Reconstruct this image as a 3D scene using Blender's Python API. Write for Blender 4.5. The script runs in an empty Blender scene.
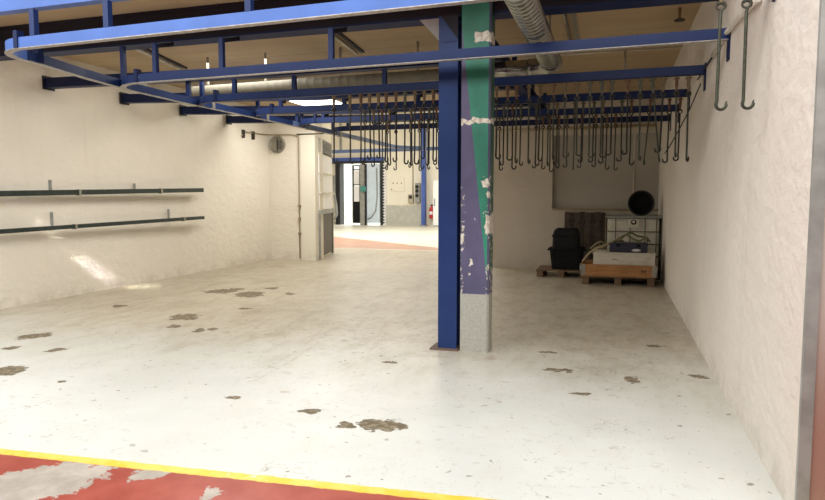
import bpy, bmesh, math, random
from mathutils import Vector, Matrix
R = math.radians
random.seed(7)
scene = bpy.context.scene
COL = scene.collection

# ------------------------------------------------------------------ node helpers
class G:
    """small builder for a node material"""
    def __init__(s, name):
        s.m = bpy.data.materials.new(name); s.m.use_nodes = True
        s.nt = s.m.node_tree; s.nt.nodes.clear()
        s.out = s.nt.nodes.new('ShaderNodeOutputMaterial')
        s.b = s.nt.nodes.new('ShaderNodeBsdfPrincipled')
        s.nt.links.new(s.b.outputs[0], s.out.inputs[0])
        s.co = s.nt.nodes.new('ShaderNodeTexCoord').outputs['Object']
    def put(s, sock, v):
        if isinstance(v, bpy.types.NodeSocket): s.nt.links.new(v, sock)
        elif v is not None:
            if sock.type == 'RGBA' and len(v) == 3: v = (*v, 1)
            sock.default_value = v
    def math(s, op, a, b=None, c=None, clamp=False):
        n = s.nt.nodes.new('ShaderNodeMath'); n.operation = op; n.use_clamp = clamp
        for i, v in enumerate((a, b, c)):
            if v is not None: s.put(n.inputs[i], v)
        return n.outputs[0]
    def noise(s, scale, detail=4, rough=.55, vec=None, dist=0):
        n = s.nt.nodes.new('ShaderNodeTexNoise'); s.put(n.inputs['Vector'], vec or s.co)
        n.inputs['Scale'].default_value = scale; n.inputs['Detail'].default_value = detail
        n.inputs['Roughness'].default_value = rough; n.inputs['Distortion'].default_value = dist
        return n
    def fac(s, *a, **k): return s.noise(*a, **k).outputs[0]
    def step(s, v, lo, hi):
        n = s.nt.nodes.new('ShaderNodeMapRange'); s.put(n.inputs[0], v); n.interpolation_type = 'SMOOTHSTEP'
        if lo < hi: a = (lo, hi, 0, 1)
        else: a = (hi, lo, 1, 0)
        for i in range(4): n.inputs[i+1].default_value = a[i]
        return n.outputs[0]
    def mix(s, f, a, b, mode='MIX'):
        n = s.nt.nodes.new('ShaderNodeMix'); n.data_type = 'RGBA'; n.blend_type = mode
        s.put(n.inputs[0], f); s.put(n.inputs[6], a); s.put(n.inputs[7], b)
        return n.outputs[2]
    def mapping(s, scale=(1,1,1), loc=(0,0,0), rot=(0,0,0), vec=None, typ='POINT'):
        n = s.nt.nodes.new('ShaderNodeMapping'); n.vector_type = typ; s.put(n.inputs['Vector'], vec or s.co)
        n.inputs['Scale'].default_value = scale; n.inputs['Location'].default_value = loc
        n.inputs['Rotation'].default_value = rot
        return n.outputs[0]
    def xyz(s, vec=None):
        n = s.nt.nodes.new('ShaderNodeSeparateXYZ'); s.put(n.inputs[0], vec or s.co); return n.outputs
    def vmath(s, op, a, b=None):
        n = s.nt.nodes.new('ShaderNodeVectorMath'); n.operation = op; s.put(n.inputs[0], a)
        if b is not None: s.put(n.inputs[1], b)
        return n.outputs[1] if op == 'LENGTH' else n.outputs[0]
    def bump(s, h, strength=.3, dist=.02):
        n = s.nt.nodes.new('ShaderNodeBump'); s.put(n.inputs['Height'], h)
        n.inputs['Strength'].default_value = strength; n.inputs['Distance'].default_value = dist
        s.nt.links.new(n.outputs[0], s.b.inputs['Normal'])
    def done(s, color, rough=.6, metal=0, **k):
        s.put(s.b.inputs['Base Color'], color); s.put(s.b.inputs['Roughness'], rough)
        s.put(s.b.inputs['Metallic'], metal)
        for kk, v in k.items(): s.put(s.b.inputs[kk.replace('_', ' ')], v)
        return s.m

def simple(name, col, rough=.6, metal=0, var=.12, scale=6, bump=0, bscale=60, spec=.5):
    g = G(name); n = g.fac(scale)
    d = tuple(c*(1-var) for c in col); l = tuple(min(1, c*(1+var)) for c in col)
    if bump: g.bump(g.fac(bscale), bump, .01)
    return g.done(g.mix(g.step(n, .3, .7), d, l), rough, metal, Specular_IOR_Level=spec)

def plaster(name, col, dark=.88, bump=.35, streak=.5):
    g = G(name)
    big = g.step(g.fac(.55, 5), .35, .7)
    fine = g.fac(9, 6, .65)
    c = g.mix(big, tuple(v*dark for v in col), col)
    st = g.step(g.fac(2.2, 5, .6, vec=g.mapping((2.2, 2.2, .18))), .55, .8)
    c = g.mix(g.math('MULTIPLY', st, streak*.35), c, (col[0]*.72, col[1]*.64, col[2]*.52))
    z = g.xyz()[2]
    low = g.math('MULTIPLY', g.step(z, .28, .0), g.step(g.fac(3.5, 6, .7), .42, .62))
    c = g.mix(g.math('MULTIPLY', low, .28), c, (.36, .3, .22))
    sp = g.step(g.fac(26, 3, .6), .70, .76)
    c = g.mix(g.math('MULTIPLY', sp, .45), c, (.33, .29, .23))
    g.bump(g.math('ADD', g.math('MULTIPLY', g.fac(5, 4, vec=g.mapping((1, 1, 1.8))), 1.6), fine), bump, .035)
    return g.done(c, .75, Specular_IOR_Level=.3)

# ------------------------------------------------------------------ materials
M = {}
M['wall_left'] = plaster('cream_wall_paint', (.87, .82, .72), .95)
M['wall_right'] = plaster('white_wall_paint', (.80, .745, .675), .92, .32, 1.0)
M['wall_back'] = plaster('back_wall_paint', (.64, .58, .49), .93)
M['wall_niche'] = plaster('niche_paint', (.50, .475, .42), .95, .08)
M['wall_far'] = plaster('far_wall_paint', (.86, .83, .72), .97, .1)
M['dado'] = simple('grey_dado', (.50, .50, .45), .5, 0, .08)
M['white_room'] = simple('white_room_paint', (.9, .91, .93), .6, 0, .03)

def ceiling_mat():
    g = G('ceiling_boards')
    x, y, z = g.xyz()
    sy = g.math('FRACT', g.math('MULTIPLY', y, 1/1.2))
    seam = g.math('ADD', g.step(sy, .025, .0), g.step(sy, .975, 1.0), clamp=True)
    n = g.fac(3, 5, .6, vec=g.mapping((.35, 1.6, 1)))
    c = g.mix(g.step(n, .3, .7), (.46, .34, .205), (.52, .395, .245))
    c = g.mix(g.math('MULTIPLY', g.step(g.fac(1.1), .5, .7), .3), c, (.36, .27, .16))
    c = g.mix(g.math('MULTIPLY', seam, .4), c, (.24, .18, .11))
    return g.done(c, .7)
M['ceiling'] = ceiling_mat()

PATCH = [(-1.48, 3.83, .066, .068), (-1.38, 3.8, .1, .1), (-1.28, 3.81, .058, .065), (-1.62, 3.73, .07, .045), (-1.96, 3.89, .062, .038), (-.41, 5.49, .119, .057), (-.23, 4.88, .09, .036), (.17, 5.38, .04, .109), (.69, 5.65, .074, .057), (-4.9, 4.07, .128, .155), (-5.85, 5.2, .16, .118), (-5.01, 6.59, .16, .219), (-4.77, 6.08, .08, .094), (-4.35, 5.98, .055, .087), (-4.25, 6.09, .045, .059), (-5.85, 8.61, .236, .209), (-5.26, 8.46, .198, .271), (-5.76, 8.87, .128, .119), (-5.27, 9.15, .097, .12), (-4.64, 7.35, .08, .081), (-4.2, 3.95, .024, .039), (-4.7, 8.69, .061, .106), (-2.64, 4., .059, .03), (-6.37, 7.01, .081, .109), (-5.61, 4.7, .078, .065), (-5.12, 4.77, .077, .067), (-.57, 6.11, .095, .041), (.42, 6.69, .079, .047), (-1.88, 5.31, .054, .043)]
TAN = [(-1.62, 5.7, .25, .161), (-1.1, 5.7, .15, .114), (-2.72, 5.57, .078, .064), (-2.36, 4.22, .091, .052), (-1.32, 6.58, .317, .204), (-3.95, 8.18, .567, .373), (.27, 6.6, .296, .187)]
GREY = [(-2.85, 2.42, .42, .24), (-2.34, 2.73, .15, .075), (-1.88, 2.61, .05, .085), (-4.1, 2.2, .5, .3)]

def floor_mat():
    g = G('painted_concrete_floor')
    wob = g.noise(6, 5, .65)
    d = g.vmath('SUBTRACT', wob.outputs[1], (.5, .5, .5)); rag = g.math('MULTIPLY_ADD', g.fac(11, 5, .7), 2.6, -1.3)
    dn = g.nt.nodes.new('ShaderNodeVectorMath'); dn.operation = 'MULTIPLY'
    g.put(dn.inputs[0], d); dn.inputs[1].default_value = (.22, .22, 0)
    p = g.vmath('ADD', g.co, dn.outputs[0])
    def blobs(lst):
        m = None
        for (x, y, a, b) in lst:
            ang = math.atan2(-x, y)
            v = g.vmath('LENGTH', g.mapping((a, b, 1), (x, y, 0), (0, 0, ang), vec=p, typ='TEXTURE'))
            m = v if m is None else g.math('MINIMUM', m, v)
        return m
    x, y, z = g.xyz()
    # white paint
    n1 = g.fac(.5, 5, .6); n2 = g.fac(2.5, 5, .65)
    c = g.mix(g.step(n1, .35, .68), (.60, .61, .57), (.70, .71, .675))
    c = g.mix(g.math('MULTIPLY', g.step(n2, .5, .78), .35), c, (.58, .53, .43))
    deep = g.step(g.math('MULTIPLY_ADD', g.fac(.6, 4, vec=g.mapping((1.2, .6, 1), rot=(0, 0, .4))), 3.0, g.math('ADD', y, -1.5)), 3.8, 7.2)
    c = g.mix(g.math('MULTIPLY', deep, .82), c, (.455, .40, .295))
    # dirt haze further in, drawn along the bay
    haze = g.step(g.fac(1.3, 6, .7, vec=g.mapping((1.6, .55, 1), rot=(0, 0, .35))), .48, .72)
    c = g.mix(g.math('MULTIPLY', g.math('MULTIPLY', haze, deep), .95), c, (.36, .305, .215))
    gate = g.math('MULTIPLY_ADD', deep, .75, .25)
    mid = g.step(g.fac(4.5, 7, .72, vec=g.mapping((1.5, .6, 1), rot=(0, 0, .45))), .46, .62)
    c = g.mix(g.math('MULTIPLY', g.math('MULTIPLY', mid, deep), .5), c, (.33, .28, .195))
    # scratches and cracks
    vor = g.nt.nodes.new('ShaderNodeTexVoronoi'); vor.feature = 'DISTANCE_TO_EDGE'
    g.put(vor.inputs['Vector'], g.vmath('ADD', g.mapping((.75, .55, 1), rot=(0, 0, .5)), g.vmath('MULTIPLY', d, (.9, .9, 0)))); vor.inputs['Scale'].default_value = 1.3
    crack = g.math('MULTIPLY', g.step(vor.outputs[0], .012, .002), g.step(g.fac(1.1, 3), .5, .62))
    c = g.mix(g.math('MULTIPLY', crack, .6), c, (.24, .20, .14))
    scr = g.math('MULTIPLY', g.step(g.fac(5, 4, .6, vec=g.mapping((1.3, 9, 1), rot=(0, 0, .9))), .62, .68), g.step(g.fac(.9, 3), .42, .56))
    c = g.mix(g.math('MULTIPLY', g.math('MULTIPLY', scr, gate), .8), c, (.22, .18, .12))
    peel = g.math('MULTIPLY', g.step(g.fac(7, 6, .7, vec=g.mapping((1, 1.7, 1), rot=(0, 0, .4))), .595, .625), g.step(g.fac(.8, 3, vec=g.mapping((1, 1, 1), (7, 3, 0))), .43, .56))
    c = g.mix(g.math('MULTIPLY', g.math('MULTIPLY', peel, gate), .85), c, (.21, .17, .11))
    scr2 = g.math('MULTIPLY', g.step(g.fac(6, 5, .65, vec=g.mapping((7, 1.1, 1), rot=(0, 0, .55))), .61, .66), g.step(g.fac(.7, 3, vec=g.mapping((1, 1, 1), (2, 9, 0))), .38, .54))
    c = g.mix(g.math('MULTIPLY', g.math('MULTIPLY', scr2, gate), .75), c, (.22, .18, .12))
    sp2 = g.step(g.fac(34, 2, .5),   .685, .71)
    c = g.mix(g.math('MULTIPLY', sp2, .4), c, (.26, .21, .15))
    # tyre arc
    ta = g.math('ABSOLUTE', g.math('SUBTRACT', g.vmath('LENGTH', g.vmath('SUBTRACT', g.co, (-9.4, 4.6, 0))), 6.62))
    arcm = g.math('MULTIPLY', g.step(g.math('ABSOLUTE', g.math('SUBTRACT', ta, .05)), .022, .006), g.math('MULTIPLY', g.step(y, 4.2, 4.6), g.step(y, 7.4, 6.4)))
    c = g.mix(g.math('MULTIPLY', g.math('MULTIPLY', arcm, g.step(g.fac(9, 3), .42, .6)), .4), c, (.33, .29, .22))
    sp = g.math('MULTIPLY', g.step(g.fac(15, 2, .5), .68, .71), g.step(g.fac(1.2, 2), .42, .55))
    c = g.mix(g.math('MULTIPLY', sp, .8), c, (.20, .165, .115))
    # tan scuffs and bare patches
    tm = g.math('MULTIPLY', g.step(blobs(TAN), 1.15, .5), g.step(g.fac(9, 5, .7), .43, .58))
    c = g.mix(g.math('MULTIPLY', tm, .6), c, (.40, .33, .23))
    pb = g.math('ADD', blobs(PATCH), rag)
    c = g.mix(g.step(pb, 1.12, .98), c, (.12, .095, .06))
    bare = g.mix(g.step(g.fac(20, 4), .4, .65), (.14, .11, .07), (.28, .23, .155))
    c = g.mix(g.step(pb, 1.0, .9), c, bare)
    # red aisle: everything nearer than the yellow line
    line = g.math('SUBTRACT', g.math('MULTIPLY_ADD', x, .0835, 3.04), y)       # >0 on the red side
    red = g.mix(g.step(g.fac(4, 5, .6), .35, .7), (.30, .050, .034), (.38, .080, .056))
    grey = g.mix(g.step(g.fac(5, 6, .7), .35, .65), (.34, .30, .255), (.47, .42, .365))
    gb = g.math('ADD', blobs(GREY), g.math('MULTIPLY', rag, .45))
    red = g.mix(g.step(gb, 1.0, .93), red, grey)
    wob1 = g.math('ADD', line, g.math('MULTIPLY_ADD', g.fac(14, 4), .03, -.015))
    c = g.mix(g.step(wob1, .055, .065), c, red)
    yel = g.mix(g.step(g.fac(7, 5), .4, .6), (.76, .52, .05), (.80, .59, .12))
    ym = g.math('MULTIPLY', g.step(wob1, -.006, .002), g.step(wob1, .076, .066))
    ym = g.math('MULTIPLY', ym, g.step(g.fac(11, 4, .6), .70, .62))
    c = g.mix(ym, c, yel)
    # far red walkway across the next hall
    l2 = g.math('SUBTRACT', y, 17.1)
    l3 = g.math('SUBTRACT', g.math('MULTIPLY_ADD', x, -.787, 14.2), y)
    farm = g.math('MULTIPLY', g.step(l2, -.05, .05), g.step(l3, -.05, .05))
    gd = g.mix(g.step(g.fac(.6), .4, .6), (.66, .67, .56), (.72, .70, .60))
    c = g.mix(g.step(y, 16.9, 17.1), c, gd)
    c = g.mix(farm, c, (.47, .28, .20))
    g.bump(g.math('ADD', g.fac(3, 5, .6), g.math('MULTIPLY', g.step(pb, 1.1, .9), -.6)), .12, .02)
    r = g.math('MULTIPLY_ADD', g.fac(2.2, 4), .35, .20)
    r = g.math('ADD', r, g.math('MULTIPLY', g.step(pb, 1.1, .9), .4))
    return g.done(c, r, Specular_IOR_Level=.4)
M['floor'] = floor_mat()

def blue(name, col, rough=.42):
    g = G(name)
    c = g.mix(g.step(g.fac(3, 5), .35, .7), tuple(v*.86 for v in col), col)
    sc = g.step(g.fac(30, 3, .6), .73, .77)
    c = g.mix(g.math('MULTIPLY', sc, .5), c, (.32, .32, .34))
    g.bump(g.fac(40, 3), .05, .005)
    return g.done(c, rough, Specular_IOR_Level=.22)
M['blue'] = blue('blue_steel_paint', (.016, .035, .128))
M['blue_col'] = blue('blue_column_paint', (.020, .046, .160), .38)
M['blue_daylit'] = blue('blue_paint_daylit', (.085, .175, .50))  # blue steel with the daylight on the nearest rail and beam put into the colour
M['blue_hall_lit'] = blue('blue_paint_hall_lit', (.20, .29, .56))  # blue steel lightened in colour for the light of the far hall
M['blue_far'] = blue('blue_far_paint', (.075, .13, .42))
M['navy'] = blue('navy_steel_paint', (.008, .018, .075), .5)
M['girder'] = blue('blackened_steel', (.022, .020, .030), .6)
M['worn'] = simple('worn_steel_edge', (.36, .34, .32), .4, .3, .25, 25)
M['rail_green'] = simple('dark_green_steel', (.022, .035, .030), .45, 0, .3, 12)
M['galv'] = simple('galvanised_sheet', (.36, .35, .31), .25, .9, .18, 9)
M['galv_dark'] = simple('dull_galvanised', (.36, .34, .28), .45, .5, .2, 9)
M['grey_steel'] = simple('grey_painted_steel', (.30, .31, .29), .5, 0, .15, 8)
M['black'] = simple('black_plastic', (.008, .009, .010), .65, 0, .2, 9, spec=.18)
M['black2'] = simple('black_rubber', (.010, .011, .012), .75, 0, .2, 9, spec=.3)
M['blackframe'] = simple('black_frame_paint', (.02, .02, .022), .5)
M['hook'] = simple('greenish_hook_steel', (.048, .053, .037), .5, .45, .3, 30)
M['hook_dark'] = simple('dark_hook_steel', (.018, .019, .016), .5, .45, .3, 30)
M['ring'] = simple('oily_ring_steel', (.055, .048, .036), .4, .5, .3, 40)
M['rust'] = simple('rusty_trolley', (.14, .072, .038), .7, .1, .35, 30)
M['ochre'] = simple('ochre_trolley', (.155, .11, .055), .65, .1, .3, 30)
M['olive'] = simple('olive_trolley', (.085, .088, .06), .6, .2, .3, 30)
M['pipe_tan'] = simple('tan_painted_pipe', (.36, .29, .18), .55, 0, .15)
M['pipe_white'] = simple('white_painted_pipe', (.68, .64, .56), .5, 0, .12)
M['cable'] = simple('black_cable', (.02, .02, .02), .6)
M['wood_dark'] = simple('dark_stained_wood', (.055, .038, .026), .8, 0, .45, 7, .4, 40)
M['cagem'] = simple('dark_cage_steel', (.20, .185, .14), .5, .2)
M['brass'] = simple('dull_brass', (.30, .22, .12), .4, .6)

def wood(name, a, b, rot=0, rough=.7):
    g = G(name)
    n = g.fac(4, 6, .6, vec=g.mapping((1.2, 14, 14), rot=(0, 0, rot)))
    c = g.mix(g.step(n, .35, .65), a, b)
    c = g.mix(g.step(g.fac(2.2), .55, .75), c, tuple(v*.75 for v in a))
    return g.done(c, rough)
M['pallet'] = wood('pallet_wood', (.13, .080, .042), (.22, .145, .085))
M['collar'] = wood('orange_collar_wood', (.36, .165, .055), (.50, .255, .10))
M['board_w'] = wood('painted_white_board', (.62, .57, .47), (.72, .68, .58))

def tank_mat():
    g = G('milky_tank_plastic')
    c = g.mix(g.step(g.fac(2.5), .35, .65), (.66, .64, .53), (.76, .74, .63))
    return g.done(c, .45, Subsurface_Weight=.15)
M['tank'] = tank_mat()

def emit(name, col, s):
    g = G(name); g.put(g.b.inputs['Emission Color'], col); g.b.inputs['Emission Strength'].default_value = s
    return g.done(col, .5)
M['lamp'] = emit('lit_diffuser', (1, .97, .9), 7)

def pillar_mats():
    out = []
    for kind in ('front', 'chamfer', 'side'):
        g = G('pillar_paint_' + kind)
        x, y, z = g.xyz()
        purple = g.mix(g.step(g.fac(2.5, 5), .35, .65), (.082, .076, .150), (.108, .100, .190))
        green = g.mix(g.step(g.fac(2.5, 5), .35, .65), (.020, .165, .110), (.030, .24, .165))
        if kind == 'front':
            lim = g.math('MULTIPLY_ADD', z, -.4*.27, (.98+.24)*.27)
            c = g.mix(g.step(g.math('SUBTRACT', x, lim), -.0015, .0015), purple, green)
        elif kind == 'chamfer': c = purple
        else:
            c = g.mix(g.step(z, .75, .80), purple, (.022, .085, .062))
        nz = g.fac(17, 5, .65); zz = g.step(z, 1.9, 1.3)
        edge = g.step(g.math('ABSOLUTE', g.math('SUBTRACT', x, .135)), .06, .13) if kind == 'front' else .8
        thr = g.math('SUBTRACT', nz, g.math('MULTIPLY_ADD', g.math('MULTIPLY', zz, edge), -.135, .672))
        chip = g.step(thr, 0, .015)
        chip = g.math('MULTIPLY', chip, g.step(z, 1.95, 1.75))
        def band(zc, hw, x0, x1):
            w = g.math('MULTIPLY_ADD', g.fac(13, 4), .10, -.05)
            a = g.step(g.math('ABSOLUTE', g.math('SUBTRACT', g.math('ADD', z, w), zc)), hw, hw*.85)
            wx = g.math('ADD', x, w)
            return g.math('MULTIPLY', a, g.math('MULTIPLY', g.step(wx, x0, x0+.01), g.step(wx, x1, x1-.01)))
        for bb in ((2.165, .026, -.02, .10), (2.185, .024, .09, .30), (2.165, .012, 0, .28), (2.93, .05, .11, .4), (1.22, .10, .232, .30), (1.08, .05, -.02, .03), (1.60, .045, .20, .262), (.86, .035, .085, .12)):
            chip = g.math('MAXIMUM', chip, band(*bb))
        chipc = g.mix(g.step(g.fac(30), .35, .6), (.46, .40, .32), (.72, .68, .60))
        c = g.mix(chip, c, chipc)
        conc = g.mix(g.step(g.fac(38, 4, .7), .35, .65), (.36, .355, .315), (.44, .43, .385))
        c = g.mix(g.step(z, .56, .555), c, conc)
        g.bump(g.math('ADD', g.math('MULTIPLY', chip, -.8), g.fac(20, 3)), .25, .006)
        out.append(g.done(c, .5))
    return out
PILLAR = pillar_mats()

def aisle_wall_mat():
    g = G('aisle_wall_red_bounce')
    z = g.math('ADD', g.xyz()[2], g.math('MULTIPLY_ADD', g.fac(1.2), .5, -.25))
    c = g.mix(g.step(z, 1.25, .35), (.55, .50, .44), (.38, .235, .185))  # beige wall; the red floor's bounce light is painted into its lower part
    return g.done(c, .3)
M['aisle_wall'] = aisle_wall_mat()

# ------------------------------------------------------------------ mesh helpers
class MB:
    def __init__(s): s.bm = bmesh.new()
    def face_mat(s, fs, mi):
        for f in fs: f.material_index = mi
    def box(s, x0, x1, y0, y1, z0, z1, bev=0, mi=0):
        bm2 = bmesh.new(); bmesh.ops.create_cube(bm2, size=1)
        for v in bm2.verts:
            v.co = Vector(((x0+x1)/2 + v.co.x*(x1-x0), (y0+y1)/2 + v.co.y*(y1-y0), (z0+z1)/2 + v.co.z*(z1-z0)))
        if bev: bmesh.ops.bevel(bm2, geom=bm2.edges[:], offset=bev, segments=2, affect='EDGES', profile=.6)
        s.merge(bm2, None, mi); return s
    def merge(s, bm2, mat=None, mi=0):
        if mat: bmesh.ops.transform(bm2, matrix=mat, verts=bm2.verts)
        vs = {v: s.bm.verts.new(v.co) for v in bm2.verts}
        for f in bm2.faces:
            try:
                nf = s.bm.faces.new([vs[v] for v in f.verts]); nf.material_index = mi if mi else f.material_index; nf.smooth = f.smooth
            except ValueError: pass
        bm2.free()
    def obox(s, c, size, rot=(0, 0, 0), bev=0):
        bm2 = bmesh.new(); bmesh.ops.create_cube(bm2, size=1)
        bmesh.ops.scale(bm2, vec=size, verts=bm2.verts)
        if bev: bmesh.ops.bevel(bm2, geom=bm2.edges[:], offset=bev, segments=2, affect='EDGES', profile=.6)
        from mathutils import Euler
        s.merge(bm2, Matrix.Translation(c) @ Euler(rot).to_matrix().to_4x4()); return s
    def ring_strip(s, rings, closed_ring=True, caps=True, loop=False, smooth=True):
        rv = [[s.bm.verts.new(p) for p in r] for r in rings]
        n = len(rv[0]); m = len(rv)
        for i in range(m if loop else m-1):
            a, b = rv[i], rv[(i+1) % m]
            for j in range(n if closed_ring else n-1):
                f = s.bm.faces.new((a[j], a[(j+1) % n], b[(j+1) % n], b[j])); f.smooth = smooth
        if caps and not loop:
            for r in (rv[0][::-1], rv[-1]):
                try: s.bm.faces.new(r)
                except ValueError: pass
        return s
    def tube(s, pts, r, n=8, loop=False, caps=True):
        pts = [Vector(p) for p in pts]; m = len(pts); rings = []; up = None
        for i, p in enumerate(pts):
            if loop: t = pts[(i+1) % m] - pts[i-1]
            else: t = pts[min(i+1, m-1)] - pts[max(i-1, 0)]
            t.normalize()
            if up is None:
                up = Vector((0, 0, 1)) if abs(t.z) < .9 else Vector((1, 0, 0))
            a = t.cross(up).normalized(); b = a.cross(t).normalized(); up = b
            rr = r[i] if isinstance(r, (list, tuple)) else r
            rings.append([p + (a*math.cos(2*math.pi*k/n) + b*math.sin(2*math.pi*k/n))*rr for k in range(n)])
        return s.ring_strip(rings, caps=caps, loop=loop)
    def sweep(s, pts, prof):
        """sweep a (side, up) profile along a level-ish path"""
        pts = [Vector(p) for p in pts]; m = len(pts); rings = []
        for i, p in enumerate(pts):
            d0 = (pts[i]-pts[i-1]) if i else None; d1 = (pts[i+1]-pts[i]) if i < m-1 else None
            d0 = d0 or d1; d1 = d1 or d0
            t0 = Vector((d0.x, d0.y, 0)).normalized(); t1 = Vector((d1.x, d1.y, 0)).normalized()
            t = (t0+t1).normalized(); side = Vector((t.y, -t.x, 0)); k = 1/max(.3, t.dot(t0))
            rings.append([p + side*(u*k) + Vector((0, 0, w)) for u, w in prof])
        return s.ring_strip(rings, smooth=False)
    def lathe(s, prof, c, axis=(0, 0, 1), n=28):
        ax = Vector(axis).normalized(); q = ax.to_track_quat('Z', 'Y'); rings = []
        for r, h in prof:
            rings.append([Vector(c) + q @ Vector((r*math.cos(2*math.pi*k/n), r*math.sin(2*math.pi*k/n), h)) for k in range(n)])
        return s.ring_strip(rings, caps=True)
    def prism(s, poly, d):
        d = Vector(d); s.ring_strip([[Vector(p) for p in poly], [Vector(p)+d for p in poly]], smooth=False); return s
    def build(s, name, mats, parent=None, **props):
        root = parent
        while root is not None and root.parent is not None: root = root.parent
        if root is not None: bmesh.ops.translate(s.bm, vec=-root.location, verts=s.bm.verts)
        bmesh.ops.recalc_face_normals(s.bm, faces=s.bm.faces)
        me = bpy.data.meshes.new(name); s.bm.to_mesh(me); s.bm.free()
        for m in (mats if isinstance(mats, (list, tuple)) else [mats]): me.materials.append(m)
        o = bpy.data.objects.new(name, me); COL.objects.link(o)
        if parent is not None: o.parent = parent
        for k, v in props.items(): o[k] = v
        return o

def thing(name, loc, label, cat, group=None):
    o = bpy.data.objects.new(name, None); COL.objects.link(o); o.location = loc
    o['label'] = label; o['category'] = cat
    if group: o['group'] = group
    return o
def tag(o, label, cat, group=None):
    o['label'] = label; o['category'] = cat
    if group: o['group'] = group
    return o
def struct(name, mb, m): return mb.build(name, m, kind='structure')
def seated(o):
    """move a single-mesh thing's origin to its base centre"""
    me = o.data; xs = [v.co for v in me.vertices]
    c = Vector((sum(v.x for v in xs)/len(xs), sum(v.y for v in xs)/len(xs), min(v.z for v in xs)))
    me.transform(Matrix.Translation(-c)); o.location = c
    return o
def arc(cx, cy, r, a0, a1, z, n=8):
    return [(cx+r*math.cos(a0+(a1-a0)*i/n), cy+r*math.sin(a0+(a1-a0)*i/n), z) for i in range(n+1)]
ORD = ['first', 'second', 'third', 'fourth', 'fifth', 'sixth', 'seventh', 'eighth', 'ninth', 'tenth', 'eleventh', 'twelfth', 'thirteenth', 'fourteenth', 'fifteenth', 'sixteenth', 'seventeenth', 'eighteenth', 'nineteenth', 'twentieth']

# ------------------------------------------------------------------ the setting
LW, RW, CZ = -7.70, .82, 3.5
struct('floor', MB().box(-20, 8, -6, 42, -.15, 0), M['floor'])
struct('wall_left', MB().prism([(-8.1, 4.3, 0), (-7.66, 4.3, 0), (-7.80, 13.5, 0), (-8.1, 13.5, 0)], (0, 0, CZ)), M['wall_left'])
struct('wall_right', MB().box(RW, RW+.35, 3.22, 13.75, 0, CZ+1), M['wall_right'])
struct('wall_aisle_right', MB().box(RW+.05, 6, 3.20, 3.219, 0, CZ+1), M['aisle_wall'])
mb = MB()
NL, NB, NT = -1.22, 1.24, 2.72
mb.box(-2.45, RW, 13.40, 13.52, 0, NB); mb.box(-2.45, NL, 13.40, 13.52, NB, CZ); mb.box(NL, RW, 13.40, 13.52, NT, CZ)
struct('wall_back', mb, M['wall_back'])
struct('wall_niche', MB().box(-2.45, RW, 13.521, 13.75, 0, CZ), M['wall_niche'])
struct('trim_1', MB().box(NL, RW, 13.385, 13.50, NB-.03, NB+.004), M['pipe_tan'])
struct('trim_2', MB().box(.335, .36, 13.50, 13.52, NB, NT), M['pipe_white'])
struct('trim_3', MB().box(RW-.001, RW+.05, 3.192, 3.2195, 0, CZ+1), M['grey_steel'])
struct('ceiling', MB().box(LW-.3, RW+.35, 4.45, 13.75, CZ, CZ+.2), M['ceiling'])
# vent chamber at the end of the left wall
struct('wall_chamber', MB().box(-8.1, -6.60, 13.5, 13.9, 0, CZ), M['wall_left'])
struct('trim_4', MB().box(-6.95, -6.585, 13.45, 13.5, 0, 2.90), M['wall_far'])
# slanting side of the chamber, seen beside the passage
a = Vector((-6.60, 13.62, 0)); b = Vector((-7.12, 15.5, 0)); dv = (b-a).normalized(); nv = Vector((dv.y, -dv.x, 0))
def slab(mb, u0, u1, z0, z1, off, th):
    p = [a+dv*u0+nv*off, a+dv*u1+nv*off, a+dv*u1+nv*(off-th), a+dv*u0+nv*(off-th)]
    return mb.prism([q+Vector((0, 0, z0)) for q in p], (0, 0, z1-z0))
LEN = (b-a).length
struct('wall_chamber_side', slab(MB(), 0, LEN, 0, CZ, 0, .15), M['wall_far'])
t = thing('louvre_grille', a+dv*LEN*.5+Vector((0, 0, 2.52)), 'dark slatted louvre grille high on the side of the cream vent chamber', 'grille')
slab(MB(), .06, LEN-.05, 2.52, 2.86, .02, .02).build('backing', M['blackframe'], t)
mb = MB()
for k in range(6): slab(mb, .10, LEN-.09, 2.55+k*.052, 2.575+k*.052, .05, .03)
mb.build('louvre_slat', M['grey_steel'], t)
t = thing('lower_hatch', a+dv*LEN*.5, 'dark brown metal hatch below the white panels beside the passage', 'panel')
slab(MB(), .06, LEN-.02, .06, 1.08, .03, .03).build('panel', simple('brown_metal', (.040, .030, .020), .5), t)
mb = MB(); slab(mb, .04, LEN, 1.08, 1.16, .10, .10); slab(mb, .02, .07, 0, 1.08, .05, .05); slab(mb, LEN-.04, LEN+.02, 0, 1.08, .05, .05)
mb.build('frame', M['grey_steel'], t)
t = thing('white_panelling', a+dv*LEN*.5+Vector((0, 0, 1.18)), 'white glazed panels stacked between the louvre and the brown hatch', 'panel')
for z0, z1 in ((1.18, 1.55), (1.60, 2.02), (2.06, 2.48)):
    slab(MB(), .05, LEN-.03, z0, z1, .03, .03).build('pane', M['white_room'], t)
mb = MB(); slab(mb, .03, LEN, 1.55, 1.60, .07, .07); slab(mb, .03, LEN, 2.02, 2.06, .05, .05); mb.build('ledge', M['pipe_white'], t)

# unseen wall behind the camera, added to block low sky light; aisle open above
struct('wall_sky_block', MB().box(-20, 8, -6, -5.7, 0, 5.5), M['wall_back'])

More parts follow.
